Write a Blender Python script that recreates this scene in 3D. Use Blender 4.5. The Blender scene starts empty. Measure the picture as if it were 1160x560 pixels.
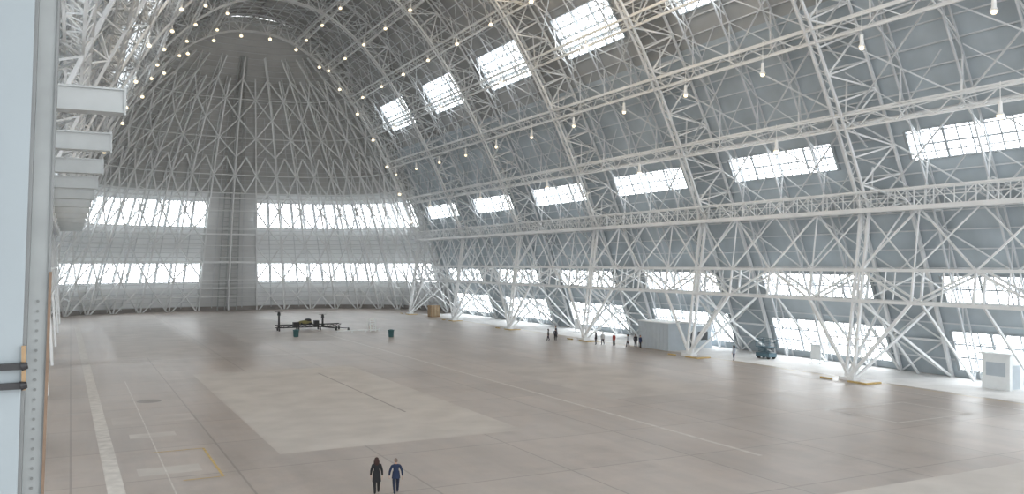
import bpy, bmesh, math, random
from mathutils import Vector, Matrix
random.seed(7)
sc = bpy.context.scene
sc.view_settings.view_transform = 'Standard'
sc.view_settings.look = 'None'
sc.view_settings.exposure = 0.2

# ------------------------------------------------------------------ materials
def mat(name, col, rough=0.6, metal=0.0, emis=None, estr=0.0, var=0.0, vscale=1.0):
    m = bpy.data.materials.new(name); m.use_nodes = True
    nt = m.node_tree; b = nt.nodes['Principled BSDF']
    b.inputs['Base Color'].default_value = (*col, 1)
    b.inputs['Roughness'].default_value = rough
    b.inputs['Metallic'].default_value = metal
    if emis:
        b.inputs['Emission Color'].default_value = (*emis, 1)
        b.inputs['Emission Strength'].default_value = estr
    if var > 0:
        tc = nt.nodes.new('ShaderNodeTexCoord')
        n = nt.nodes.new('ShaderNodeTexNoise'); n.inputs['Scale'].default_value = vscale
        n.inputs['Detail'].default_value = 3
        nt.links.new(tc.outputs['Object'], n.inputs['Vector'])
        r = nt.nodes.new('ShaderNodeValToRGB')
        r.color_ramp.elements[0].position = 0.3; r.color_ramp.elements[1].position = 0.7
        r.color_ramp.elements[0].color = (*[c*(1-var) for c in col], 1)
        r.color_ramp.elements[1].color = (*[min(1, c*(1+var)) for c in col], 1)
        nt.links.new(n.outputs['Fac'], r.inputs['Fac'])
        nt.links.new(r.outputs['Color'], b.inputs['Base Color'])
    return m

M_STEEL = mat('painted_steel', (0.76, 0.775, 0.78), 0.5, var=0.06, vscale=0.4)
M_STEEL2 = mat('painted_steel_grey', (0.62, 0.64, 0.655), 0.55, var=0.08, vscale=0.5)
M_SKIN = mat('grey_siding', (0.44, 0.495, 0.53), 0.7, var=0.14, vscale=0.25)
M_ROOF = mat('grey_roof_siding', (0.38, 0.385, 0.38), 0.75, var=0.14, vscale=0.2)
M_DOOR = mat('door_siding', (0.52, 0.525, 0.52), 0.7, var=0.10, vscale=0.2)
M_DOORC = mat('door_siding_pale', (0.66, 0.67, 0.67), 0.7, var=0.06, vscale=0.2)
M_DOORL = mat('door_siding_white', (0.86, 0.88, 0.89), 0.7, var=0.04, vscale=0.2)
M_GLASS = mat('daylit_glazing', (0.8, 0.85, 0.88), 0.4, emis=(0.93, 0.975, 1.0), estr=5.5)
M_MULL = mat('window_mullion', (0.36, 0.39, 0.41), 0.5)  # grey darkened so the bars look backlit; that shade is in the colour
M_LAMPB = mat('lamp_housing', (0.85, 0.85, 0.83), 0.4)
M_LAMPE = mat('lamp_lens', (1, 0.9, 0.7), 0.4, emis=(1.0, 0.78, 0.48), estr=1.9)
M_WHITE = mat('white_paint', (0.74, 0.76, 0.76), 0.45, var=0.03, vscale=2)
M_COLP = mat('pale_blue_column_paint', (0.29, 0.33, 0.35), 0.5, var=0.03, vscale=1)
M_COLG = mat('column_grey', (0.18, 0.19, 0.19), 0.5, var=0.1, vscale=2)
M_COLL = mat('column_light_grey', (0.28, 0.30, 0.30), 0.5, var=0.1, vscale=2)
M_BRK = mat('bracket_paint', (0.45, 0.47, 0.47), 0.5, var=0.05, vscale=1)
M_LINE = mat('floor_line_paint', (0.55, 0.52, 0.485), 0.6, var=0.14, vscale=1.5)
M_YEL = mat('yellow_paint', (0.52, 0.37, 0.14), 0.55, var=0.15, vscale=3)
M_DYEL = mat('ochre_fuselage', (0.18, 0.165, 0.06), 0.5, var=0.15, vscale=3)
M_BLACK = mat('black_rubber', (0.02, 0.02, 0.022), 0.5)
M_BROWN = mat('rust_brown_steel', (0.18, 0.12, 0.08), 0.6, var=0.2, vscale=3)
M_TAN = mat('tan_webbing', (0.34, 0.23, 0.13), 0.7)
M_WOOD = mat('plywood', (0.42, 0.33, 0.22), 0.7, var=0.15, vscale=2)
M_TEAL = mat('teal_plastic', (0.02, 0.08, 0.085), 0.5)
M_BLUE = mat('blue_lift_paint', (0.07, 0.13, 0.16), 0.45)
M_GREYP = mat('grey_panel', (0.44, 0.49, 0.53), 0.6, var=0.05, vscale=1)
M_DARK = mat('dark_opening', (0.05, 0.055, 0.06), 0.6)
M_PATCHL = mat('light_concrete', (0.49, 0.455, 0.42), 0.55, var=0.10, vscale=0.35)
M_PATCHM = mat('mid_concrete', (0.43, 0.39, 0.358), 0.5, var=0.12, vscale=0.3)
M_APRON_SUN = mat('pale_sunlit_apron', (0.68, 0.67, 0.66), 0.6, var=0.10, vscale=0.4)  # pale concrete beyond the columns, lightened further to paint in sunlight on the floor
M_PATCHD = mat('dark_concrete', (0.27, 0.25, 0.235), 0.6, var=0.15, vscale=0.5)

def floor_mat():
    m = bpy.data.materials.new('stained_concrete'); m.use_nodes = True
    nt = m.node_tree; b = nt.nodes['Principled BSDF']; L = nt.links.new
    tc = nt.nodes.new('ShaderNodeTexCoord')
    def noise(scale, detail, sx=1, sy=1, rough=0.6):
        mp = nt.nodes.new('ShaderNodeMapping'); mp.inputs['Scale'].default_value = (sx, sy, 1)
        L(tc.outputs['Object'], mp.inputs['Vector'])
        n = nt.nodes.new('ShaderNodeTexNoise'); n.inputs['Scale'].default_value = scale
        n.inputs['Detail'].default_value = detail; n.inputs['Roughness'].default_value = rough
        L(mp.outputs['Vector'], n.inputs['Vector']); return n
    n1 = noise(0.06, 5); n2 = noise(0.6, 6); n3 = noise(0.35, 4, 1.0, 0.08); n4 = noise(0.16, 6, 1, 1, .7)
    def mix(a, bb):
        x = nt.nodes.new('ShaderNodeMix'); x.data_type = 'RGBA'; x.blend_type = 'MULTIPLY'
        x.inputs[0].default_value = 1.0
        L(a, x.inputs[6]); L(bb, x.inputs[7]); return x.outputs[2]
    def ramp(src, p0, p1, c0, c1):
        r = nt.nodes.new('ShaderNodeValToRGB')
        r.color_ramp.elements[0].position = p0; r.color_ramp.elements[1].position = p1
        r.color_ramp.elements[0].color = (*c0, 1); r.color_ramp.elements[1].color = (*c1, 1)
        L(src, r.inputs['Fac']); return r.outputs['Color']
    c = mix(ramp(n1.outputs['Fac'], .35, .68, (0.36, 0.31, 0.275), (0.43, 0.382, 0.348)), ramp(n2.outputs['Fac'], .3, .7, (.86, .86, .86), (1.06, 1.055, 1.05)))
    c = mix(c, ramp(n3.outputs['Fac'], .35, .65, (.88, .88, .88), (1.05, 1.05, 1.05)))
    c = mix(c, ramp(n4.outputs['Fac'], .33, .48, (.88, .87, .86), (1.01, 1.01, 1.01)))
    br = nt.nodes.new('ShaderNodeTexBrick'); br.offset = 0.0
    br.inputs['Scale'].default_value = 1.0
    br.inputs['Brick Width'].default_value = 8.1; br.inputs['Row Height'].default_value = 8.1
    br.inputs['Mortar Size'].default_value = 0.06
    br.inputs['Color1'].default_value = (0.95, 0.95, 0.95, 1); br.inputs['Color2'].default_value = (1.06, 1.05, 1.04, 1)
    br.inputs['Mortar'].default_value = (0.72, 0.71, 0.70, 1)
    L(tc.outputs['Object'], br.inputs['Vector'])
    c = mix(c, br.outputs['Color'])
    L(c, b.inputs['Base Color'])
    rr = nt.nodes.new('ShaderNodeMapRange'); rr.inputs['To Min'].default_value = 0.26; rr.inputs['To Max'].default_value = 0.5
    L(n2.outputs['Fac'], rr.inputs['Value']); L(rr.outputs['Result'], b.inputs['Roughness'])
    return m
M_FLOOR = floor_mat()

# ------------------------------------------------------------------ mesh builder
class MB:
    def __init__(s): s.v = []; s.f = []; s.m = []
    def quad(s, a, b, c, d, m=0):
        i = len(s.v); s.v += [tuple(a), tuple(b), tuple(c), tuple(d)]; s.f.append((i, i+1, i+2, i+3)); s.m.append(m)
    def bar(s, p, q, w, h=None, m=0, caps=False):
        h = h or w
        p = Vector(p); q = Vector(q); d = q-p
        if d.length < 1e-4: return
        d.normalize()
        up = Vector((0, 0, 1)) if abs(d.z) < 0.95 else Vector((0, 1, 0))
        a = d.cross(up).normalized(); b = a.cross(d).normalized()
        a *= w/2; b *= h/2
        i = len(s.v)
        for o in (p, q):
            s.v += [tuple(o-a-b), tuple(o+a-b), tuple(o+a+b), tuple(o-a+b)]
        for k in range(4):
            k2 = (k+1) % 4
            s.f.append((i+k, i+k2, i+4+k2, i+4+k)); s.m.append(m)
        if caps:
            s.f.append((i+3, i+2, i+1, i)); s.m.append(m); s.f.append((i+4, i+5, i+6, i+7)); s.m.append(m)
    def box(s, lo, hi, m=0, dx=0.0):
        x0, y0, z0 = lo; x1, y1, z1 = hi; i = len(s.v)
        s.v += [(x0,y0,z0),(x1,y0,z0),(x1,y1,z0),(x0,y1,z0),(x0+dx,y0,z1),(x1+dx,y0,z1),(x1+dx,y1,z1),(x0+dx,y1,z1)]
        for f in ((0,3,2,1),(4,5,6,7),(0,1,5,4),(1,2,6,5),(2,3,7,6),(3,0,4,7)):
            s.f.append(tuple(i+k for k in f)); s.m.append(m)
    def cyl(s, p, q, r1, r2=None, n=12, m=0):
        r2 = r1 if r2 is None else r2
        p = Vector(p); q = Vector(q); d = (q-p).normalized()
        up = Vector((0, 0, 1)) if abs(d.z) < 0.95 else Vector((0, 1, 0))
        a = d.cross(up).normalized(); b = a.cross(d).normalized()
        i = len(s.v)
        for o, r in ((p, r1), (q, r2)):
            for k in range(n):
                t = 2*math.pi*k/n; s.v.append(tuple(o+a*math.cos(t)*r+b*math.sin(t)*r))
        for k in range(n):
            k2 = (k+1) % n; s.f.append((i+k, i+k2, i+n+k2, i+n+k)); s.m.append(m)
        s.f.append(tuple(i+k for k in reversed(range(n)))); s.m.append(m)
        s.f.append(tuple(i+n+k for k in range(n))); s.m.append(m)
    def ell(s, c, r, m=0, nu=16, nv=10, fn=None):
        i = len(s.v)
        for a in range(nv+1):
            ph = math.pi*a/nv
            for k in range(nu):
                t = 2*math.pi*k/nu
                p = Vector((math.sin(ph)*math.cos(t), math.sin(ph)*math.sin(t), math.cos(ph)))
                if fn: p = fn(p)
                s.v.append((c[0]+p.x*r[0], c[1]+p.y*r[1], c[2]+p.z*r[2]))
        for a in range(nv):
            for k in range(nu):
                k2 = (k+1) % nu
                s.f.append((i+a*nu+k, i+(a+1)*nu+k, i+(a+1)*nu+k2, i+a*nu+k2)); s.m.append(m)
    def obj(s, name, mats, parent=None, smooth=False, loc=None, rotz=0.0):
        me = bpy.data.meshes.new(name); me.from_pydata(s.v, [], s.f)
        for mm in mats: me.materials.append(mm)
        me.polygons.foreach_set('material_index', s.m)
        if smooth: me.polygons.foreach_set('use_smooth', [True]*len(s.f))
        me.update()
        o = bpy.data.objects.new(name, me); sc.collection.objects.link(o)
        if loc: o.location = loc
        o.rotation_euler = (0, 0, rotz)
        if parent: o.parent = parent
        return o
def empty(name, loc=(0, 0, 0), rotz=0.0):
    o = bpy.data.objects.new(name, None); o.empty_display_size = 0.3
    o.location = loc; o.rotation_euler = (0, 0, rotz); sc.collection.objects.link(o); return o

# ------------------------------------------------------------------ hangar geometry
XC, W, H, PW = 33.3, 45.0, 61.5, 2.2
OFF = 3.0
BAY = 24.3
YK = [59.6 + BAY*k for k in range(-3, 6)]
Y0, Y1 = YK[0], YK[-1]
def P(u, y, off=0.0):
    tx, tz = -H*PW*max(u, 0)**(PW-1), -W; n = math.hypot(tx, tz)
    return Vector((XC + W*u + off*tx/n, y, H*(1-max(u, 0)**PW) + off*tz/n))
def uz(z): return max(0, 1 - z/H)**(1/PW)
N = 600; arc = [0.0]; us = [1.0]
for i in range(1, N+1):
    u = 1 - i/N; a = P(us[-1], 0); b = P(u, 0); arc.append(arc[-1] + (b-a).length); us.append(u)
def u_at(s):
    for i in range(1, N+1):
        if arc[i] >= s:
            t = (s-arc[i-1])/(arc[i]-arc[i-1]); return us[i-1]*(1-t)+us[i]*t
    return 0.0
SL = arc[-1]
def s_of(u):
    i = int((1-u)*N); return arc[min(i, N)]
U0 = 0.859
COLTOP = P(U0, 0, OFF)
def mx(p, s):
    p = Vector(p)
    return p if s > 0 else Vector((2*XC - p.x, p.y, p.z))
def lerp(a, b, t): return a+(b-a)*t
def CB(sgn): return 67.0 if sgn > 0 else 68.4

ROWS = [(0.8, 4.7, 8.3), (7.5, 10.1, 8.0), (20.9, 23.6, 7.8), (39.4, 44.4, 6.8)]
zl = sorted(set([0.0, H] + [z for r in ROWS for z in r[:2]] + [2.7, 6, 12, 14, 16, 18, 22.2, 26, 28, 30, 32, 34, 36, 41.8, 47, 49, 51, 53, 55, 57, 58.7, 60, 60.8, 61.3]))
bays = [(YK[i], YK[i+1]) for i in range(len(YK)-1)]
def iswin(z0, z1, yc, y0, y1):
    for k, r in enumerate(ROWS):
        if z0 >= r[0]-1e-3 and z1 <= r[1]+1e-3 and y0 >= yc-r[2]-1e-3 and y1 <= yc+r[2]+1e-3: return k
    return -1
walls = {1: MB(), -1: MB()}; roof = MB()
for sgn in (1, -1):
    for (ya, yb) in bays:
        yc = (ya+yb)/2
        ys = sorted(set([ya, yb] + [yc+q*r[2] for r in ROWS for q in (-1, 1)]))
        for i in range(len(zl)-1):
            z0, z1 = zl[i], zl[i+1]; zm = (z0+z1)/2
            for j in range(len(ys)-1):
                if iswin(z0, z1, yc, ys[j], ys[j+1]) >= 0: continue
                q = [P(uz(z0), ys[j]), P(uz(z0), ys[j+1]), P(uz(z1), ys[j+1]), P(uz(z1), ys[j])]
                q = [mx(v, sgn) for v in q]
                (walls[sgn] if zm < 36 else roof).quad(*q)
walls[1].obj('wall_right', [M_SKIN]); walls[-1].obj('wall_left', [M_SKIN]); roof.obj('ceiling', [M_ROOF])
wn = 1
for sgn in (1, -1):
    for (ya, yb) in bays:
        yc = (ya+yb)/2
        for ri, r in enumerate(ROWS):
            mb = MB(); z0, z1, hy = r
            nz = max(2, int(round((z1-z0)/1.4))); ny = int(round(2*hy/1.35))
            for i in range(nz):
                a = z0+(z1-z0)*i/nz; b = z0+(z1-z0)*(i+1)/nz
                mb.quad(*[mx(P(uz(zz), yy, 0.02), sgn) for zz, yy in ((a, yc-hy), (a, yc+hy), (b, yc+hy), (b, yc-hy))], m=0)
            for i in range(nz+1):
                a = z0+(z1-z0)*i/nz
                mb.bar(mx(P(uz(a), yc-hy, 0.10), sgn), mx(P(uz(a), yc+hy, 0.10), sgn), 0.16 if ri != 3 else .26, .16, m=1)
            for j in range(ny+1):
                y = yc-hy+2*hy*j/ny; w = 0.3 if j in (0, ny) else (0.24 if j % 3 == 0 else 0.12)
                mb.bar(mx(P(uz(z0), y, 0.12), sgn), mx(P(uz(z1), y, 0.12), sgn), w, m=1)
            mb.obj('window_%d' % wn, [M_GLASS, M_MULL]); wn += 1

# --- floor
fb = MB(); fb.quad((-16, -25, 0), (84, -25, 0), (84, 225, 0), (-16, 225, 0)); fb.obj('floor', [M_FLOOR])
pb = MB()
def patch(x0, x1, y0, y1, m, z=0.004): pb.quad((x0, y0, z), (x1, y0, z), (x1, y1, z), (x0, y1, z), m)
patch(11, 27.3, 51.7, 92.5, 0); patch(17.5, 27.1, 70, 92, 0, 0.006)
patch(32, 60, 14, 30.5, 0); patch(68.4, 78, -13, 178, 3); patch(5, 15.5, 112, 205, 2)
patch(22, 36, 125, 200, 2); patch(40, 52, 60, 84, 2)
patch(3.2, 6.4, 49.6, 51.4, 0); patch(3.4, 6.2, 60.5, 62, 0)
patch(2.6, 8, 66, 69, 2); patch(22.5, 22.66, 62, 88, 1, 0.012)
i = len(pb.v)
for k in range(24): pb.v.append((5.7+0.95*math.cos(k*math.pi/12), 76.3+0.95*math.sin(k*math.pi/12), 0.008))
pb.f.append(tuple(range(i, i+24))); pb.m.append(1)
pb.obj('floor_slab_patches', [M_PATCHL, M_PATCHD, M_PATCHM, M_APRON_SUN])
lb = MB()
def line(p, q, w, m=0):
    d = (Vector(q)-Vector(p)).normalized(); n = Vector((-d.y, d.x))*w/2; p = Vector(p); q = Vector(q)
    lb.quad((p.x-n.x, p.y-n.y, .014), (q.x-n.x, q.y-n.y, .014), (q.x+n.x, q.y+n.y, .014), (p.x+n.x, p.y+n.y, .014), m)
line((2.15, 30), (1.0, 170), 0.8); line((36, 38.5), (36, 185), 0.30)
line((-0.4, 108), (30, 108), 0.3); line((65, 20), (65, 178), 0.18)
for a, b in (((52, 42), (60, 42)), ((60, 42), (60, 48)), ((60, 48), (52, 48)), ((52, 48), (52, 42))): line(a, b, 0.2)
line((7.2, 47.7), (7.2, 55.5), 0.13, 1); line((5.2, 47.7), (7.2, 47.7), 0.13, 1); line((4.2, 55.5), (7.2, 55.5), 0.13, 1)
line((4.6, 40), (4.6, 90), 0.08)
line((67.6, 20), (67.6, 178), 0.12, 1)
lb.obj('floor_marking_lines', [M_LINE, M_YEL])

FR = empty('roof_framework')
# --- arch trusses
s0 = s_of(U0)
nseg = 22
un = [u_at(s0 + (SL-s0)*i/nseg) for i in range(nseg+1)]; un[-1] = 0.0
for y in YK:
    mb = MB()
    for sgn in (1, -1):
        fore = (sgn < 0 and abs(y-11.0) < 1)
        q = lambda v: mx(v, sgn)
        IA = [q(P(u, y-0.45, OFF)) for u in un]; IB = [q(P(u, y+0.45, OFF)) for u in un]
        OA = [q(P(u, y-3.0, 0.35)) for u in un]; OB = [q(P(u, y+3.0, 0.35)) for u in un]
        for i in range(nseg):
            mb.bar(IA[i], IA[i+1], .22); mb.bar(IB[i], IB[i+1], .22)
            mb.bar(OA[i], OA[i+1], .24); mb.bar(OB[i], OB[i+1], .24)
            for k in range(3):
                a0, a1 = lerp(IA[i], IA[i+1], k/3), lerp(IA[i], IA[i+1], (k+1)/3)
                b0, b1 = lerp(IB[i], IB[i+1], k/3), lerp(IB[i], IB[i+1], (k+1)/3)
                mb.bar(a0, b1, .07) if k % 2 == 0 else mb.bar(b0, a1, .07)
            mb.bar(IA[i], OA[i], .15); mb.bar(IB[i], OB[i], .15)
            if i % 2: mb.bar(IA[i], OA[i+1], .15); mb.bar(IB[i], OB[i+1], .15)
            else: mb.bar(OA[i], IA[i+1], .15); mb.bar(OB[i], IB[i+1], .15)
            mb.bar(OA[i], OB[i], .14); mb.bar(OA[i], OB[i+1], .12)
        if not fore:
            c0 = [q((CB(sgn), y-.45, 0)), q((CB(sgn), y+.45, 0))]; c1 = [q((COLTOP.x, y-.45, COLTOP.z)), q((COLTOP.x, y+.45, COLTOP.z))]
            for a, b in zip(c0, c1): mb.bar(a, b, .26)
            for k in range(14):
                a0 = lerp(c0[0], c1[0], k/14); a1 = lerp(c0[0], c1[0], (k+1)/14); b0 = lerp(c0[1], c1[1], k/14); b1 = lerp(c0[1], c1[1], (k+1)/14)
                mb.bar(a0, b1, .08) if k % 2 else mb.bar(b0, a1, .08)
            if sgn > 0: mb.box([66.5, y-.9, 0], [67.5, y+.9, .3])
        zs = [0.02, 3.7, 7.5, 10.7, COLTOP.z]
        for oy, sy in ((-3.0, -.45), (3.0, .45)):
            ins = [q((lerp(CB(sgn), COLTOP.x, z/COLTOP.z), y+sy, z)) for z in zs]
            outs = [q(P(uz(z), y+oy, .35)) for z in [0.02, 3.7, 7.5, 10.7, 17.2]]
            for k in range(4): mb.bar(outs[k], outs[k+1], .32)
            if fore: continue
            mb.bar(ins[2], outs[2], .2); mb.bar(ins[3], outs[3], .2)
            if sgn > 0: mb.bar(ins[0], outs[2], .22); mb.bar(ins[2], outs[0], .22)
            mb.bar(ins[3], outs[4], .16); mb.bar(ins[2], outs[3], .14)
        for k, z in enumerate(zs[1:4]): mb.bar(q(P(uz(z), y-3, .35)), q(P(uz(z), y+3, .35)), .2)
        mb.bar(q(P(uz(.02), y-3, .35)), q(P(uz(3.7), y+3, .35)), .14); mb.bar(q(P(uz(.02), y+3, .35)), q(P(uz(3.7), y-3, .35)), .14)
        mb.bar(q(P(uz(3.7), y-3, .35)), q(P(uz(7.5), y+3, .35)), .14); mb.bar(q(P(uz(3.7), y+3, .35)), q(P(uz(7.5), y-3, .35)), .14)
    mb.obj('arch_truss', [M_STEEL])

# --- secondary ribs
mb = MB()
for (ya, yb) in bays:
    for f in (0.25, 0.5, 0.75):
        y = ya+BAY*f
        for sgn in (1, -1):
            n2 = 28
            uu = [u_at(SL*i/n2) for i in range(n2+1)]; uu[-1] = 0; uu[0] = 1
            A = [mx(P(u, y, .3), sgn) for u in uu]; B = [mx(P(u, y, 1.3), sgn) for u in uu]
            for i in range(n2):
                mb.bar(A[i], A[i+1], .14); mb.bar(B[i], B[i+1], .16)
                mb.bar(A[i], B[i+1], .08) if i % 2 else mb.bar(B[i], A[i+1], .08)
mb.obj('rib_frames', [M_STEEL2], parent=FR)
mb = MB(); npz = int(SL/1.9)
for sgn in (1, -1):
    for i in range(1, npz+1):
        u = u_at(SL*i/npz)
        mb.bar(mx(P(u, Y0, .16), sgn), mx(P(u, Y1, .16), sgn), .13)
mb.obj('purlins', [M_STEEL2], parent=FR)
GZ = [26.0, 34.0, 41.0, 48.0, 54.5, 59.3]
SG = [s0] + [s_of(uz(z)) for z in GZ] + [SL]
mb = MB(); kb = MB(); xb = MB()
for sgn in (1, -1):
    for gi, z in enumerate(GZ):
        s = s_of(uz(z)); ua, ub = u_at(s-.65), u_at(s+.65)
        npn = int((Y1-Y0)/2.025)
        for c, off in ((ua, OFF), (ub, OFF), (ua, OFF-1.1), (ub, OFF-1.1)):
            mb.bar(mx(P(c, Y0, off), sgn), mx(P(c, Y1, off), sgn), .18)
        for j in range(npn):
            y = Y0+j*2.025; y2 = y+2.025
            a, b = (ua, ub) if j % 2 else (ub, ua)
            mb.bar(mx(P(a, y, OFF), sgn), mx(P(b, y2, OFF), sgn), .09)
            o1, o2 = (OFF, OFF-1.1) if j % 2 else (OFF-1.1, OFF)
            mb.bar(mx(P(ua, y, o1), sgn), mx(P(ua, y2, o2), sgn), .08)
            mb.bar(mx(P(ub, y, o2), sgn), mx(P(ub, y2, o1), sgn), .08)
            mb.bar(mx(P(ua, y, OFF-1.1), sgn), mx(P(ua, y, OFF), sgn), .07)
        for j in range(int((Y1-Y0)/6.075)+1):
            y = Y0+j*6.075
            um = u_at(s)
            kb.bar(mx(P(um, y, OFF-.9), sgn), mx(P(u_at(s-3.4), y, .4), sgn), .13)
            kb.bar(mx(P(um, y, OFF-.9), sgn), mx(P(u_at(min(s+3.4, SL)), y, .4), sgn), .13)
            if j < int((Y1-Y0)/6.075):
                kb.bar(mx(P(um, y, OFF-.9), sgn), mx(P(um, y+3.04, .4), sgn), .10)
                kb.bar(mx(P(um, y+6.075, OFF-.9), sgn), mx(P(um, y+3.04, .4), sgn), .10)
    for gi in range(len(SG)-1):
        sa, sb = SG[gi], SG[gi+1]
        for j in range(int(round((Y1-Y0)/12.15))):
            y = Y0+j*12.15; y2 = y+12.15
            a0, a1 = P(u_at(sa), y, 1.6), P(u_at(sb), y2, 1.6)
            b0, b1 = P(u_at(sa), y2, 1.6), P(u_at(sb), y, 1.6)
            xb.bar(mx(a0, sgn), mx(a1, sgn), .13); xb.bar(mx(b0, sgn), mx(b1, sgn), .13)
            sm = (sa+sb)/2; ym = y+6.075
            xb.bar(mx(P(u_at(sa), ym, 1.4), sgn), mx(P(u_at(sm), y+1, 1.4), sgn), .09)
            xb.bar(mx(P(u_at(sa), ym, 1.4), sgn), mx(P(u_at(sm), y2-1, 1.4), sgn), .09)
mb.obj('lattice_girders', [M_STEEL], parent=FR); kb.obj('knee_braces', [M_STEEL], parent=FR); xb.obj('cross_bracing', [M_STEEL2], parent=FR)

# --- side walkway truss & catwalk
for sgn in (1, -1):
    mb = MB(); q = lambda v: mx(v, sgn)
    def cx(z): return lerp(CB(sgn), COLTOP.x, z/COLTOP.z)
    yst = Y0 if sgn > 0 else YK[3]
    zt, zb, zc = 10.6, 7.6, COLTOP.z
    for dx in (0, 1.3):
        for z in (zt, zb): mb.bar(q((cx(z)+dx, yst, z)), q((cx(z)+dx, Y1, z)), .28)
    mb.bar(q((cx(9.4), yst, 9.5)), q((cx(9.4), Y1, 9.5)), .08)
    n = int(round((Y1-yst)/6.075))
    for j in range(n):
        y = yst+j*6.075; y2 = y+6.075
        for dx in (0, 1.3):
            mb.bar(q((cx(zt)+dx, y, zt)), q((cx(zb)+dx, y, zb)), .2)
            if j % 2: mb.bar(q((cx(zb)+dx, y, zb)), q((cx(zt)+dx, y2, zt)), .18)
            else: mb.bar(q((cx(zt)+dx, y, zt)), q((cx(zb)+dx, y2, zb)), .18)
            mb.bar(q((cx(zt)+dx, y+3.04, zt)), q((cx(zb)+dx, y+3.04, zb)), .1)
        mb.bar(q((cx(zb), y, zb)), q(P(uz(zb), y, .4)), .14); mb.bar(q((cx(zt), y, zt)), q(P(uz(zt), y, .4)), .14)
        mb.bar(q((cx(zt), y, zt)), q(P(uz(zb), y, .4)), .12)
        if sgn > 0 and not (88 < y < 97) and not (72 < y < 80): mb.bar(q((cx(zb)+1.3, y, zb)), q((76.9, y, 0)), .2)
        if j % 2 == 0 and j+1 < n:
            y3 = y+12.15
            mb.bar(q((cx(zt), y, zt)), q((cx(zc), y2, zc)), .16); mb.bar(q((cx(zc), y2, zc)), q((cx(zt), y3, zt)), .16)
            mb.bar(q((cx(zc), y, zc)), q((cx(zt), y2, zt)), .12); mb.bar(q((cx(zt), y2, zt)), q((cx(zc), y3, zc)), .12)
            mb.bar(q((cx(zt), y2, zt)), q((cx(zc), y2, zc)), .12)
            mb.bar(q(P(uz(10.7), y, .8)), q(P(uz(19), y3, .8)), .12); mb.bar(q(P(uz(19), y, .8)), q(P(uz(10.7), y3, .8)), .12)
    for y in YK:
        if y < yst or sgn < 0: continue
        for s in (-1, 1):
            if Y0 <= y+s*6.075 <= Y1:
                mb.bar(q((67.0, y, .3)), q((cx(zb), y+s*6.075, zb)), .28)
                mb.bar(q((67.0, y, 4.0)), q((lerp(67, cx(zb), .5), y+s*3.04, 4.0)), .12)
    a = q((cx(zb), 0, 0)).x; b = q((cx(zb)+1.3, 0, 0)).x
    mb.box((min(a, b), yst, zb+.12), (max(a, b), Y1, zb+.2), 1)
    mb.obj('walkway_truss', [M_STEEL, M_STEEL2])
    cb = MB(); xa = COLTOP.x
    for dx in (-.8, .7):
        cb.bar(q((xa+dx, yst, zc)), q((xa+dx, Y1, zc)), .26, .42)
        cb.bar(q((xa+dx, yst, zc+1.8)), q((xa+dx, Y1, zc+1.8)), .16, .18)
    a = q((xa-.7, 0, 0)).x; b = q((xa+.6, 0, 0)).x
    cb.box((min(a, b), yst, zc+.12), (max(a, b), Y1, zc+.18), 1)
    cb.bar(q((xa-.8, yst, zc+1.0)), q((xa-.8, Y1, zc+1.0)), .08)
    nn = int((Y1-yst)/2.025)
    for j in range(nn):
        y = yst+j*2.025
        for dx in (-.8, .7):
            cb.bar(q((xa+dx, y, zc)), q((xa+dx, y, zc+1.8)), .07)
            cb.bar(q((xa+dx, y, zc)), q((xa+dx, y+2.025, zc+1.8)), .08) if j % 2 else cb.bar(q((xa+dx, y, zc+1.8)), q((xa+dx, y+2.025, zc)), .08)
        cb.bar(q((xa-.8, y, zc+1.8)), q((xa+.7, y+2.025, zc+1.8)), .07)
    for j in range(int((Y1-yst)/6.075)+1):
        y = yst+j*6.075
        cb.bar(q((xa+.7, y, zc)), q(P(uz(zc), y, .4)), .16); cb.bar(q((xa+.7, y, zc)), q(P(uz(zc+4.5), y, .4)), .14)
    cb.obj('catwalk', [M_STEEL, M_STEEL2])

# --- left side box brackets
bb = MB()
y = YK[2]
while y < 180:
    x1 = 1.75
    bb.box((-1.6, y-.35, 16.9), (x1, y+.35, 17.65)); bb.box((x1, y-.42, 16.75), (x1+.08, y+.42, 17.8))
    bb.box((-1.6, y-.45, 17.65), (x1, y+.45, 17.72)); bb.box((-1.6, y-.45, 16.83), (x1, y+.45, 16.9))
    y += 12.15
bb.obj('box_beam_brackets', [M_BRK])

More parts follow.
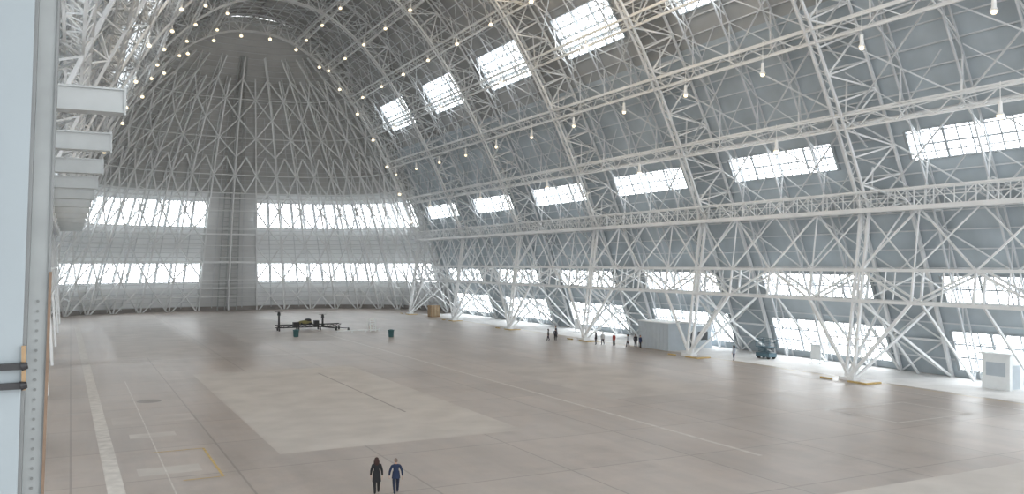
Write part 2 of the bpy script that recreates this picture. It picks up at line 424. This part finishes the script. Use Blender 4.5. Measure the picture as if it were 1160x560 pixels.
# --- end doors
B = 35.0
DO = empty('hangar_door')
def D(ph, z, off=0.0):
    a = math.sin(ph); qq = uz(z)
    e = 2.6
    yy = max(0, 1-abs(a)**e)**(1/e)
    p = Vector((XC+W*a*qq, Y1+B*yy*qq, z))
    if off:
        n = Vector((-a, -max(math.cos(ph), .25), -0.35)).normalized(); p = p+n*off
    return p
nr = 40; phs = [-math.pi/2+math.pi*i/nr for i in range(nr+1)]
dzl = [0, 2.3, 4.6, 6.8, 9, 11.2, 13, 15.2, 17.4, 19.6, 22.5, 25.4, 27.5, 30, 33, 36, 39, 42, 45, 48, 50.5, 53, 55, 57, 58.7, 60, 61, H]
DR = [(6.8, 11.2), (19.6, 25.4)]
dsk = MB(); dw = {}
CEN = 2
for i in range(nr):
    cen = abs(i+.5-nr/2) < CEN
    for j in range(len(dzl)-1):
        z0, z1 = dzl[j], dzl[j+1]
        row = [k for k, r in enumerate(DR) if z0 >= r[0]-1e-3 and z1 <= r[1]+1e-3]
        qd = [D(phs[i], z0), D(phs[i+1], z0), D(phs[i+1], z1), D(phs[i], z1)]
        if row and not cen and 1 <= i < nr-1:
            key = (row[0], i < nr/2)
            w = dw.setdefault(key, MB())
            w.quad(*qd, m=0)
            w.bar(D(phs[i], z0, .1), D(phs[i], z1, .1), .65, .2, m=1)
            for t in (1/3, 2/3):
                w.bar(lerp(qd[0], qd[1], t)+Vector((0, -.1, 0)), lerp(qd[3], qd[2], t)+Vector((0, -.1, 0)), .16, m=1)
            w.bar(D(phs[i], z0, .1), D(phs[i+1], z0, .1), .2, m=1); w.bar(D(phs[i], z1, .1), D(phs[i+1], z1, .1), .2, m=1)
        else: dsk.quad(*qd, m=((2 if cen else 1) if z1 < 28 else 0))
dsk.obj('wall_far', [M_DOOR, M_DOORL, M_DOORC])
for k, w in dw.items():
    w.obj('window_%d' % wn, [M_GLASS, M_STEEL2]); wn += 1
mb = MB(); sb = MB()
for j in range(1, 58):
    z = j*1.05
    for i in range(nr): sb.bar(D(phs[i], z, .15), D(phs[i+1], z, .15), .10)
nr2 = 20; ph2 = [-math.pi/2+math.pi*i/nr2 for i in range(nr2+1)]
lz = [0.1+i*4.0 for i in range(15)]
for i in range(nr2+1):
    for j in range(len(lz)-1):
        if lz[j] > 50 and i % 2: continue
        a0, a1 = D(ph2[i], lz[j], 2.4), D(ph2[i], lz[j+1], 2.4); b0, b1 = D(ph2[i], lz[j], .3), D(ph2[i], lz[j+1], .3)
        mb.bar(a0, a1, .32); mb.bar(b0, b1, .2)
        mb.bar(a0, b1, .13) if j % 2 else mb.bar(b0, a1, .13)
        mb.bar(a0, b0, .12)
        if i < nr2:
            c0, c1 = D(ph2[i+1], lz[j], 2.4), D(ph2[i+1], lz[j+1], 2.4)
            mm = lambda a, b: (a+b)/2
            ce = i in (nr2//2-1, nr2//2)
            if lz[j] < 34:
                mb.bar(a0, c0, .18)
                if ce and lz[j] < 26: continue
                if j % 2 == 0: mb.bar(a0, mm(a1, c1), .27); mb.bar(c0, mm(a1, c1), .27)
                else: mb.bar(mm(a0, c0), a1, .27); mb.bar(mm(a0, c0), c1, .27)
            elif lz[j] < 50:
                if j % 2 == 0: mb.bar(a0, c0, .16)
                if (i+j) % 2: mb.bar(a0, c1, .26)
                else: mb.bar(c0, a1, .26)
                if j % 2: mb.bar(a0, c1, .14)
for i in range(nr):
    if i % 2:
        for j in range(len(lz)-4): sb.bar(D(phs[i], lz[j], .3), D(phs[i], lz[j+1], .3), .16)
for s in (-1, 1):
    for j in range(len(lz)-1):
        for w in (.012, .05): mb.bar(D(s*w, lz[j], .8), D(s*w, lz[j+1], .8), .25, m=1)
        for t in (0, .25, .5, .75):
            z = lerp(lz[j], lz[j+1], t); mb.bar(D(s*.012, z, .8), D(s*.05, z, .8), .12, m=1)
for z in (6.0, 12.2, 18.6, 26.8):
    for i in range(nr):
        mb.bar(D(phs[i], z, 2.0), D(phs[i+1], z, 2.0), .32); mb.bar(D(phs[i], z+1.1, 2.0), D(phs[i+1], z+1.1, 2.0), .1)
mb.obj('framework', [M_STEEL, M_BRK], parent=DO); sb.obj('girts', [M_STEEL2], parent=DO)
bs = MB()
for i in range(nr): bs.bar(D(phs[i], .5, .3), D(phs[i+1], .5, .3), .25, 1.0)
bs.obj('trim_1', [M_PATCHD])

# --- pendant lamps
pl = MB(); lampspots = []
def pendant(p, drop, big=1.0, lens=.26):
    x, y, z = p
    pl.bar((x, y, z+1), (x, y, z-drop), .04, m=0)
    pl.cyl((x, y, z-drop-.9*big), (x, y, z-drop), .2*big, .16*big, 10, 0)
    pl.cyl((x, y, z-drop-1.15*big), (x, y, z-drop-.9*big), .34*big, .2*big, 12, 0)
    pl.ell((x, y, z-drop-1.2*big-lens*.3), (lens, lens, lens*.8), 1, 10, 6)
for z, dr, st, ph in ((26.0, .6, 24.3, 8), (34.0, 1.2, 12.15, 6)):
    y = Y0+ph
    while y < Y1: pendant(mx(P(uz(z), y, OFF+.3), 1), dr, .95, .22 if z > 30 else .28); y += st
for sgn in (1, -1):
    for z, ph in ((41.0, 9), (48.0, 3), (54.5, 9), (59.3, 3)):
        y = Y0+ph
        while y < Y1:
            if sgn > 0 or y > 70:
                p = mx(P(uz(z), y, OFF+.2), sgn)
                if z > 45 or int(y/12.15) % 2: pendant(p, .0, .6, .3)
                if z > 50 and y > 60 and int(y) % 2 == 0: lampspots.append((p.x, p.y, p.z-1.6))
            y += 12.15
    for k in range(9):
        u = u_at(SL*(.3+.7*k/8.5)); pendant(mx(P(u, Y1-2, OFF+.6), sgn), .1, .6, .34)
pl.obj('pendant_lamps', [M_LAMPB, M_LAMPE])
LG = empty('pendant_lamp_bulbs')
for i, p in enumerate(lampspots):
    l = bpy.data.lights.new('bulb_%d' % i, 'POINT'); l.energy = 1200; l.color = (1, .74, .45); l.shadow_soft_size = .3
    o = bpy.data.objects.new('bulb_%d' % i, l); o.location = p; sc.collection.objects.link(o); o.parent = LG

# --- foreground column (left) with strap
mb = MB(); yc = 11.0
T = .53
mb.box((-1.8, yc-.2, 0), (-.80, yc+.3, 16.5), 0, T)
mb.box((-.80, yc-.15, 0), (-.765, yc+.3, 16.5), 1, T)
mb.box((-.765, yc+.05, 0), (-.585, yc+.3, 16.5), 2, T)
mb.box((-.585, yc+.02, 0), (-.560, yc+.3, 16.5), 1, T)
mb.box((-.55, yc+.3, 0), (-.47, yc+.36, 16.5), 3, T*.6)
mb.box((-.575, yc+.0, 0), (-.545, yc+.02, 11.2), 3, T*11.2/16.5)
for k in range(28):
    z = 7.9+k*.11; xx = -.675+T*z/16.5
    mb.cyl((xx, yc+.06, z), (xx, yc+.035, z), .016, n=8, m=1)
mb.obj('steel_column', [M_COLP, M_COLG, M_COLL, M_BROWN, M_DARK])
mb = MB()
for z in (9.97, 10.18):
    xe = -.80+T*z/16.5-.02
    mb.bar((xe-.8, yc-.26, z), (xe+.04, yc-.26, z+.0), .05, .07, caps=True)
    mb.cyl((xe+.02, yc-.28, z), (xe+.08, yc-.28, z+.01), .05, .035, 10, 0)
mb.box((xe+.02, yc-.26, 9.92), (xe+.06, yc-.21, 10.40), 1)
mb.obj('safety_strap', [M_BLACK, M_TAN])

# --- shed etc
e = empty('site_shed', (0, 0, 0))
mb = MB(); mb.box((68.1, 89.5, 0), (71.6, 96, 3.5), 0); mb.box((71.6, 90.4, 0), (75.9, 96, 3.0), 1); mb.box((68.0, 89.4, 3.5), (71.7, 96.1, 3.62), 2)
for k in range(9):
    mb.box((68.06, 89.8+k*.72, .05), (68.1, 89.83+k*.72, 3.45), 0)
mb.box((71.8, 90.34, 0), (72.9, 90.4, 2.3), 3); mb.box((73.6, 90.34, 1.1), (75.2, 90.4, 2.2), 3)
mb.obj('shell', [M_GREYP, M_GREYP, M_WHITE, M_DARK], parent=e)
e = empty('guard_booth')
mb = MB(); mb.box((73.6, 47.9, 0), (75.6, 50.5, 3.1), 0); mb.box((73.4, 47.7, 3.1), (75.8, 50.7, 3.25), 0)
mb.box((73.56, 48.3, 1.2), (73.6, 50.1, 2.4), 1); mb.box((74.0, 47.86, .1), (75.0, 47.9, 2.2), 2)
mb.obj('shell', [M_WHITE, M_GREYP, M_GREYP], parent=e)
mb = MB(); mb.box((66.8, 168, 0.15), (68.8, 169.8, 2.4), 0)
for k in range(4): mb.box((66.75, 168+k*.56, .1), (66.82, 168.12+k*.56, 2.45), 1); mb.box((66.8+k*.63, 167.93, .1), (66.92+k*.63, 168, 2.45), 1)
mb.box((66.8, 168, 0), (68.8, 168.2, .15), 1); mb.box((66.8, 169.6, 0), (68.8, 169.8, .15), 1)
mb.obj('wooden_crate', [M_WOOD, M_TAN])
def lift(x, y):
    mb = MB()
    mb.box((x, y, .25), (x+1.2, y+2.2, .7), 0)
    for a in (.2, 1.0):
        for b in (.3, 1.9): mb.cyl((x+a-.1, y+b, .25), (x+a+.1, y+b, .25), .25, n=14, m=1)
    for k in range(4):
        z = .75+k*.15; mb.bar((x+.2, y+.2, z), (x+.2, y+2, z+.15), .08, m=0); mb.bar((x+1, y+2, z), (x+1, y+.2, z+.15), .08, m=0)
    mb.box((x, y, 1.35), (x+1.2, y+2.2, 1.43), 0)
    for z in (1.9, 2.35):
        for a, b in (((0, 0), (1.2, 0)), ((1.2, 0), (1.2, 2.2)), ((1.2, 2.2), (0, 2.2)), ((0, 2.2), (0, 0))):
            mb.bar((x+a[0], y+a[1], z), (x+b[0], y+b[1], z), .05, m=0)
    for a in (0, 1.2):
        for b in (0, 1.1, 2.2): mb.bar((x+a, y+b, 1.4), (x+a, y+b, 2.35), .05, m=0)
    mb.obj('scissor_lift', [M_BLUE, M_BLACK])
lift(72.6, 76.3)
for y in YK[2:]:
    mb = MB(); mb.box((65.6, y-3.2, 0), (65.8, y-1.0, .15)); mb.box((65.6, y+1.0, 0), (65.8, y+2.4, .15)); mb.box((65.8, y-3.2, 0), (67.6, y-3.0, .15))
    mb.obj('yellow_wheel_stop', [M_YEL])
for x, y in ((30.6, 132.4), (43.5, 125.8)):
    mb = MB(); mb.cyl((x, y, 0.05), (x, y, 1.0), .38, .45, 16, 0); mb.cyl((x, y, 1.0), (x, y, 1.1), .5, .5, 16, 0); mb.cyl((x, y, 1.1), (x, y, 1.17), .3, .2, 16, 0); mb.cyl((x, y, 0), (x, y, .05), .36, .36, 16, 0)
    mb.obj('trash_bin', [M_TEAL], smooth=False)
e = empty('rotor_test_rig', (35.6, 145, 0))
mb = MB()
for dy in (-.7, .7):
    for z in (.55, .95): mb.bar((-5.4, dy, z), (5.4, dy, z), .1, m=0)
    for k in range(14):
        x = -5.4+k*.77; mb.bar((x, dy, .55 if k % 2 else .95), (x+.77, dy, .95 if k % 2 else .55), .06, m=0)
for k in range(8): mb.bar((-5.4+k*1.54, -.7, .55), (-5.4+k*1.54, .7, .55), .1, m=0)
for x in (-5, -1.8, 1.8, 5):
    for dy in (-.7, .7): mb.cyl((x-.08, dy, .28), (x+.08, dy, .28), .28, n=14, m=0); mb.bar((x, dy, .3), (x, dy, .6), .1, m=0)
for x, h in ((-4.9, 3.1), (2.4, 2.5)):
    mb.bar((x, 0, .6), (x, 0, h), .26, m=0); mb.cyl((x, 0, h-.5), (x, 0, h), .28, .22, 12, 0)
    mb.cyl((x, 0, h), (x, 0, h+.12), .12, .1, 10, 0)
    mb.bar((x-.7, -.3, h+.1), (x+.7, .3, h+.1), .2, .05, m=0)
    mb.bar((x, -.7, .6), (x, 0, 1.8), .1, m=0); mb.bar((x, .7, .6), (x, 0, 1.8), .1, m=0)
mb.ell((-.6, 0, 1.3), (1.2, .6, .4), m=1); mb.box((-1.4, -.5, .9), (.6, .5, 1.3), 0)
mb.ell((-.1, 0, 1.65), (.6, .45, .35), m=0); mb.box((-2.6, -.4, .6), (-1.6, .4, 1.4), 0); mb.box((.9, -.4, .6), (1.7, .4, 1.6), 0)
for x, y in ((4, -2.6), (6, -3)): mb.bar((1.5, -.7, .6), (x, y, .35), .1, m=0); mb.cyl((x, y, 0), (x, y, .45), .2, .12, 12, 0)
mb.obj('frame_and_rotors', [M_BLACK, M_DYEL], parent=e)
mb = MB()
for x in (0, .9):
    mb.bar((x, 0, 0), (x, 0.5, 2.1), .14); mb.bar((x, 1.4, 0), (x, .5, 2.1), .14)
for k in range(6): mb.bar((0, .04+k*.085, .35*k+.2), (.9, .04+k*.085, .35*k+.2), .14)
mb.bar((-6, -1.2, .35), (1.4, -.6, .35), .14)
for x in (-5.8, -3.4, -1, 1.2): mb.bar((x, -1.2+(x+6)*.08, 0), (x, -1.2+(x+6)*.08, .35), .08)
mb.obj('step_ladder', [M_WHITE], loc=(44.0, 137.5, 0))
for x, y in ((74.2, 70), (73.5, 120)):
    mb = MB(); mb.box((x, y, .5), (x+.08, y+1.5, 2.1), 0); mb.box((x-.02, y+.1, .6), (x, y+1.4, 2.0), 1)
    for d in (.2, 1.3): mb.bar((x+.04, y+d, 0), (x+.04, y+d, .55), .07, m=0); mb.bar((x-.4, y+d, .04), (x+.4, y+d, .04), .07, m=0)
    mb.obj('display_board', [M_STEEL2, M_WHITE])

# ------------------------------------------------------------------ people
M_SKINP = mat('skin_tone', (0.55, 0.33, 0.24), 0.6); M_EYE = mat('eye', (0.03, 0.02, 0.02), 0.3); M_LIP = mat('lip', (0.4, 0.15, 0.13), 0.6)
cmats = {}
def cm(col):
    if col not in cmats: cmats[col] = mat('cloth_%d' % len(cmats), col, 0.85, var=0.1, vscale=20)
    return cmats[col]
def skinned(nodes, edges, root, sub=1):
    me = bpy.data.meshes.new('tmp'); me.from_pydata([n[0] for n in nodes], edges, [])
    o = bpy.data.objects.new('tmp', me); sc.collection.objects.link(o)
    o.modifiers.new('s', 'SKIN')
    for i, n in enumerate(nodes):
        sv = me.skin_vertices[0].data[i]; sv.radius = n[1]; sv.use_root = (i == root)
    sm = o.modifiers.new('ss', 'SUBSURF'); sm.levels = sub; sm.render_levels = sub
    dg = bpy.context.evaluated_depsgraph_get(); ev = o.evaluated_get(dg)
    out = bpy.data.meshes.new_from_object(ev); bpy.data.objects.remove(o); return out
def person(name, loc, head, h=1.75, top=(.03, .03, .035), legs=(.03, .03, .035), hair=(.03, .02, .015), style='short', stride=.22, hem=.84, arm=.12, spread=0.0):
    e = empty(name, loc, head); k = h/1.75; e.scale = (k, k, k)
    s = stride
    wide = 1.0 if style == 'short' else .9
    nodes = [((0, 0, .97), (.16, .12)), ((0, .0, 1.12), (.15*wide, .11)), ((0, .0, 1.30), (.18*wide, .125)), ((0, 0, 1.42), (.13*wide, .095)),
             ((0, .01, 1.50), (.062, .062)), ((0, .02, 1.58), (.052, .055))]
    edges = [(0, 1), (1, 2), (2, 3), (3, 4), (4, 5)]
    for sx in (-1, 1):
        b = len(nodes); f = -sx
        nodes += [((sx*.20*wide, 0, 1.42), (.075, .075)), ((sx*(.265+spread)*wide, f*arm*.3-.02, 1.15), (.062, .062)), ((sx*(.28+spread)*wide, f*arm+.04, .90), (.042, .044))]
        edges += [(3, b), (b, b+1), (b+1, b+2)]
        b = len(nodes); g = sx*s
        back = g < 0
        nodes += [((sx*.095, 0, .90), (.11, .11)), ((sx*.1, g*.45+.04, .50), (.08, .082)), ((sx*.1, g-(.0 if not back else .02), .11 if not back else .15), (.06, .062)),
                  ((sx*.105, g+.15, .045 if not back else .05), (.045, .035))]
        edges += [(0, b), (b, b+1), (b+1, b+2), (b+2, b+3)]
    me = skinned(nodes, edges, 0, 2)
    for c in (cm(top), cm(legs), M_SKINP, M_BLACK): me.materials.append(c)
    for p in me.polygons:
        c = p.center; p.use_smooth = True
        if c.z > 1.51: p.material_index = 2
        elif abs(c.x) > .21*wide and c.z < .92 and c.z > .8 : p.material_index = 2 if c.z < .90 else 0
        elif c.z > hem: p.material_index = 0
        elif c.z < .10+.0: p.material_index = 3
        else: p.material_index = 1
    o = bpy.data.objects.new('body', me); sc.collection.objects.link(o); o.parent = e
    cb = MB(); n = 20; rings = [(1.15, .17*wide, .13), (1.0, .19, .145), (hem, .215, .17)]
    for z, rx, ry in rings:
        for a in range(n): cb.v.append((rx*math.cos(2*math.pi*a/n), ry*math.sin(2*math.pi*a/n), z))
    for r in range(len(rings)-1):
        for a in range(n): cb.f.append((r*n+a, r*n+(a+1) % n, (r+1)*n+(a+1) % n, (r+1)*n+a)); cb.m.append(0)
    cb.obj('coat_hem', [cm(top)], parent=e, smooth=True)
    hb = MB()
    def hf(p):
        q = p.copy()
        if q.z < 0: q.x *= 1+q.z*.32; q.y = q.y*(1+q.z*.15) if q.y > 0 else q.y*(1+q.z*.45)
        return q
    hc = (0, .03, 1.655)
    hb.ell(hc, (.078, .098, .118), 0, 20, 14, hf)
    hb.ell((0, .128, 1.645), (.013, .022, .024), 0, 8, 6)
    for sx in (-1, 1):
        hb.ell((sx*.03, .112, 1.668), (.012, .01, .008), 1, 8, 6); hb.ell((sx*.079, .025, 1.65), (.01, .02, .032), 0, 8, 6)
    hb.ell((0, .112, 1.598), (.024, .012, .008), 2, 8, 6)
    if style == 'long':
        hb.ell((0, .005, 1.69), (.11, .115, .11), 3, 16, 10)
        hb.ell((0, -.045, 1.57), (.125, .085, .18), 3, 16, 10)
        for sx in (-1, 1): hb.ell((sx*.09, -.01, 1.54), (.05, .07, .15), 3, 10, 8)
    else:
        hb.ell((0, .008, 1.70), (.085, .10, .087), 3, 16, 10, lambda p: Vector((p.x, p.y, p.z if p.z > -.5 else -.5)))
        hb.ell((0, -.03, 1.655), (.078, .057, .07), 3, 16, 10)
    hb.obj('head', [M_SKINP, M_EYE, M_LIP, cm(hair)], parent=e, smooth=True)
    for sx in (-1, 1):
        f = -sx; wx, wy, wz = sx*(.28+spread)*wide, f*arm+.04, .90
        nd = [((wx, wy, wz), (.026, .024)), ((wx, wy+.005, wz-.045), (.018, .036)), ((wx, wy+.01, wz-.09), (.016, .038))]
        meshes = [skinned(nd, [(0, 1), (1, 2)], 0, 1)]
        for fi, (dy, ln) in enumerate(((-.028, .062), (-.009, .075), (.011, .082), (.030, .072))):
            p0 = (wx, wy+.01+dy, wz-.085); p1 = (wx-sx*.004, wy+.012+dy*1.1, wz-.10-ln*.45); p2 = (wx-sx*.018, wy+.016+dy*1.1, wz-.10-ln*.8); p3 = (wx-sx*.03, wy+.018+dy*1.1, wz-.10-ln)
            meshes.append(skinned([(p0, (.009, .009)), (p1, (.0085, .0085)), (p2, (.008, .008)), (p3, (.007, .007))], [(0, 1), (1, 2), (2, 3)], 0, 1))
        meshes.append(skinned([((wx, wy+.025, wz-.03), (.012, .012)), ((wx-sx*.012, wy+.055, wz-.06), (.010, .010)), ((wx-sx*.018, wy+.062, wz-.095), (.008, .008))], [(0, 1), (1, 2)], 0, 1))
        bm = bmesh.new()
        for m_ in meshes: bm.from_mesh(m_)
        fm = bpy.data.meshes.new('hand'); bm.to_mesh(fm); bm.free()
        fm.materials.clear(); fm.materials.append(M_SKINP)
        for p in fm.polygons: p.use_smooth = True; p.material_index = 0
        ho = bpy.data.objects.new('hand_%s' % ('l' if sx < 0 else 'r'), fm); sc.collection.objects.link(ho); ho.parent = e
    return e
rd = math.radians
person('walking_woman', (13.3, 40.6, 0), rd(-14), 1.76, (.012, .012, .014), (.012, .012, .014), (.035, .015, .012), 'long', .20, .62, .12, .02)
person('walking_man', (14.15, 40.2, 0), rd(-12), 1.72, (.012, .022, .055), (.012, .018, .04), (.16, .12, .10), 'short', .22, .80, .12, .035)
far = [((61.9, 109.7), 60, (.02, .02, .025), (.03, .03, .05)), ((62.7, 109.0), -30, (.03, .03, .04), (.02, .02, .02)), ((65.2, 113.2), 90, (.1, .1, .12), (.03, .03, .04)),
       ((64.4, 100.8), 40, (.02, .02, .03), (.02, .03, .05)), ((65.2, 100.3), 120, (.5, .5, .5), (.03, .03, .05)), ((65.9, 98.6), 100, (.3, .04, .03), (.02, .02, .03)),
       ((66.5, 96.2), 80, (.35, .38, .42), (.02, .02, .03)), ((67.2, 95.4), -60, (.03, .03, .04), (.03, .03, .04)), ((66.9, 93.9), 200, (.02, .03, .08), (.03, .03, .03)),
       ((68.2, 77.3), 20, (.30, .32, .36), (.02, .03, .06))]
for i, ((x, y), a, t, l) in enumerate(far):
    person('standing_visitor', (x, y, 0), rd(a), 1.68+.02*(i % 5), t, l, (.04, .03, .02), 'short' if i % 3 else 'long', .06 if i % 2 else .16, .84, .05)

# ------------------------------------------------------------------ light
w = bpy.data.worlds.new('sky'); sc.world = w; w.use_nodes = True
bg = w.node_tree.nodes['Background']; bg.inputs['Color'].default_value = (0.95, 0.975, 1.0, 1); bg.inputs['Strength'].default_value = 2.8

# ------------------------------------------------------------------ camera
cam = bpy.data.cameras.new('camera'); co = bpy.data.objects.new('camera', cam); sc.collection.objects.link(co)
co.location = (0, 0, 11.3); co.rotation_euler = (math.pi/2, 0, -math.atan(500/980))
cam.sensor_width = 36; cam.lens = 980/1160*36; cam.shift_y = 18/1160; cam.clip_end = 2000; cam.clip_start = 0.05
sc.camera = co
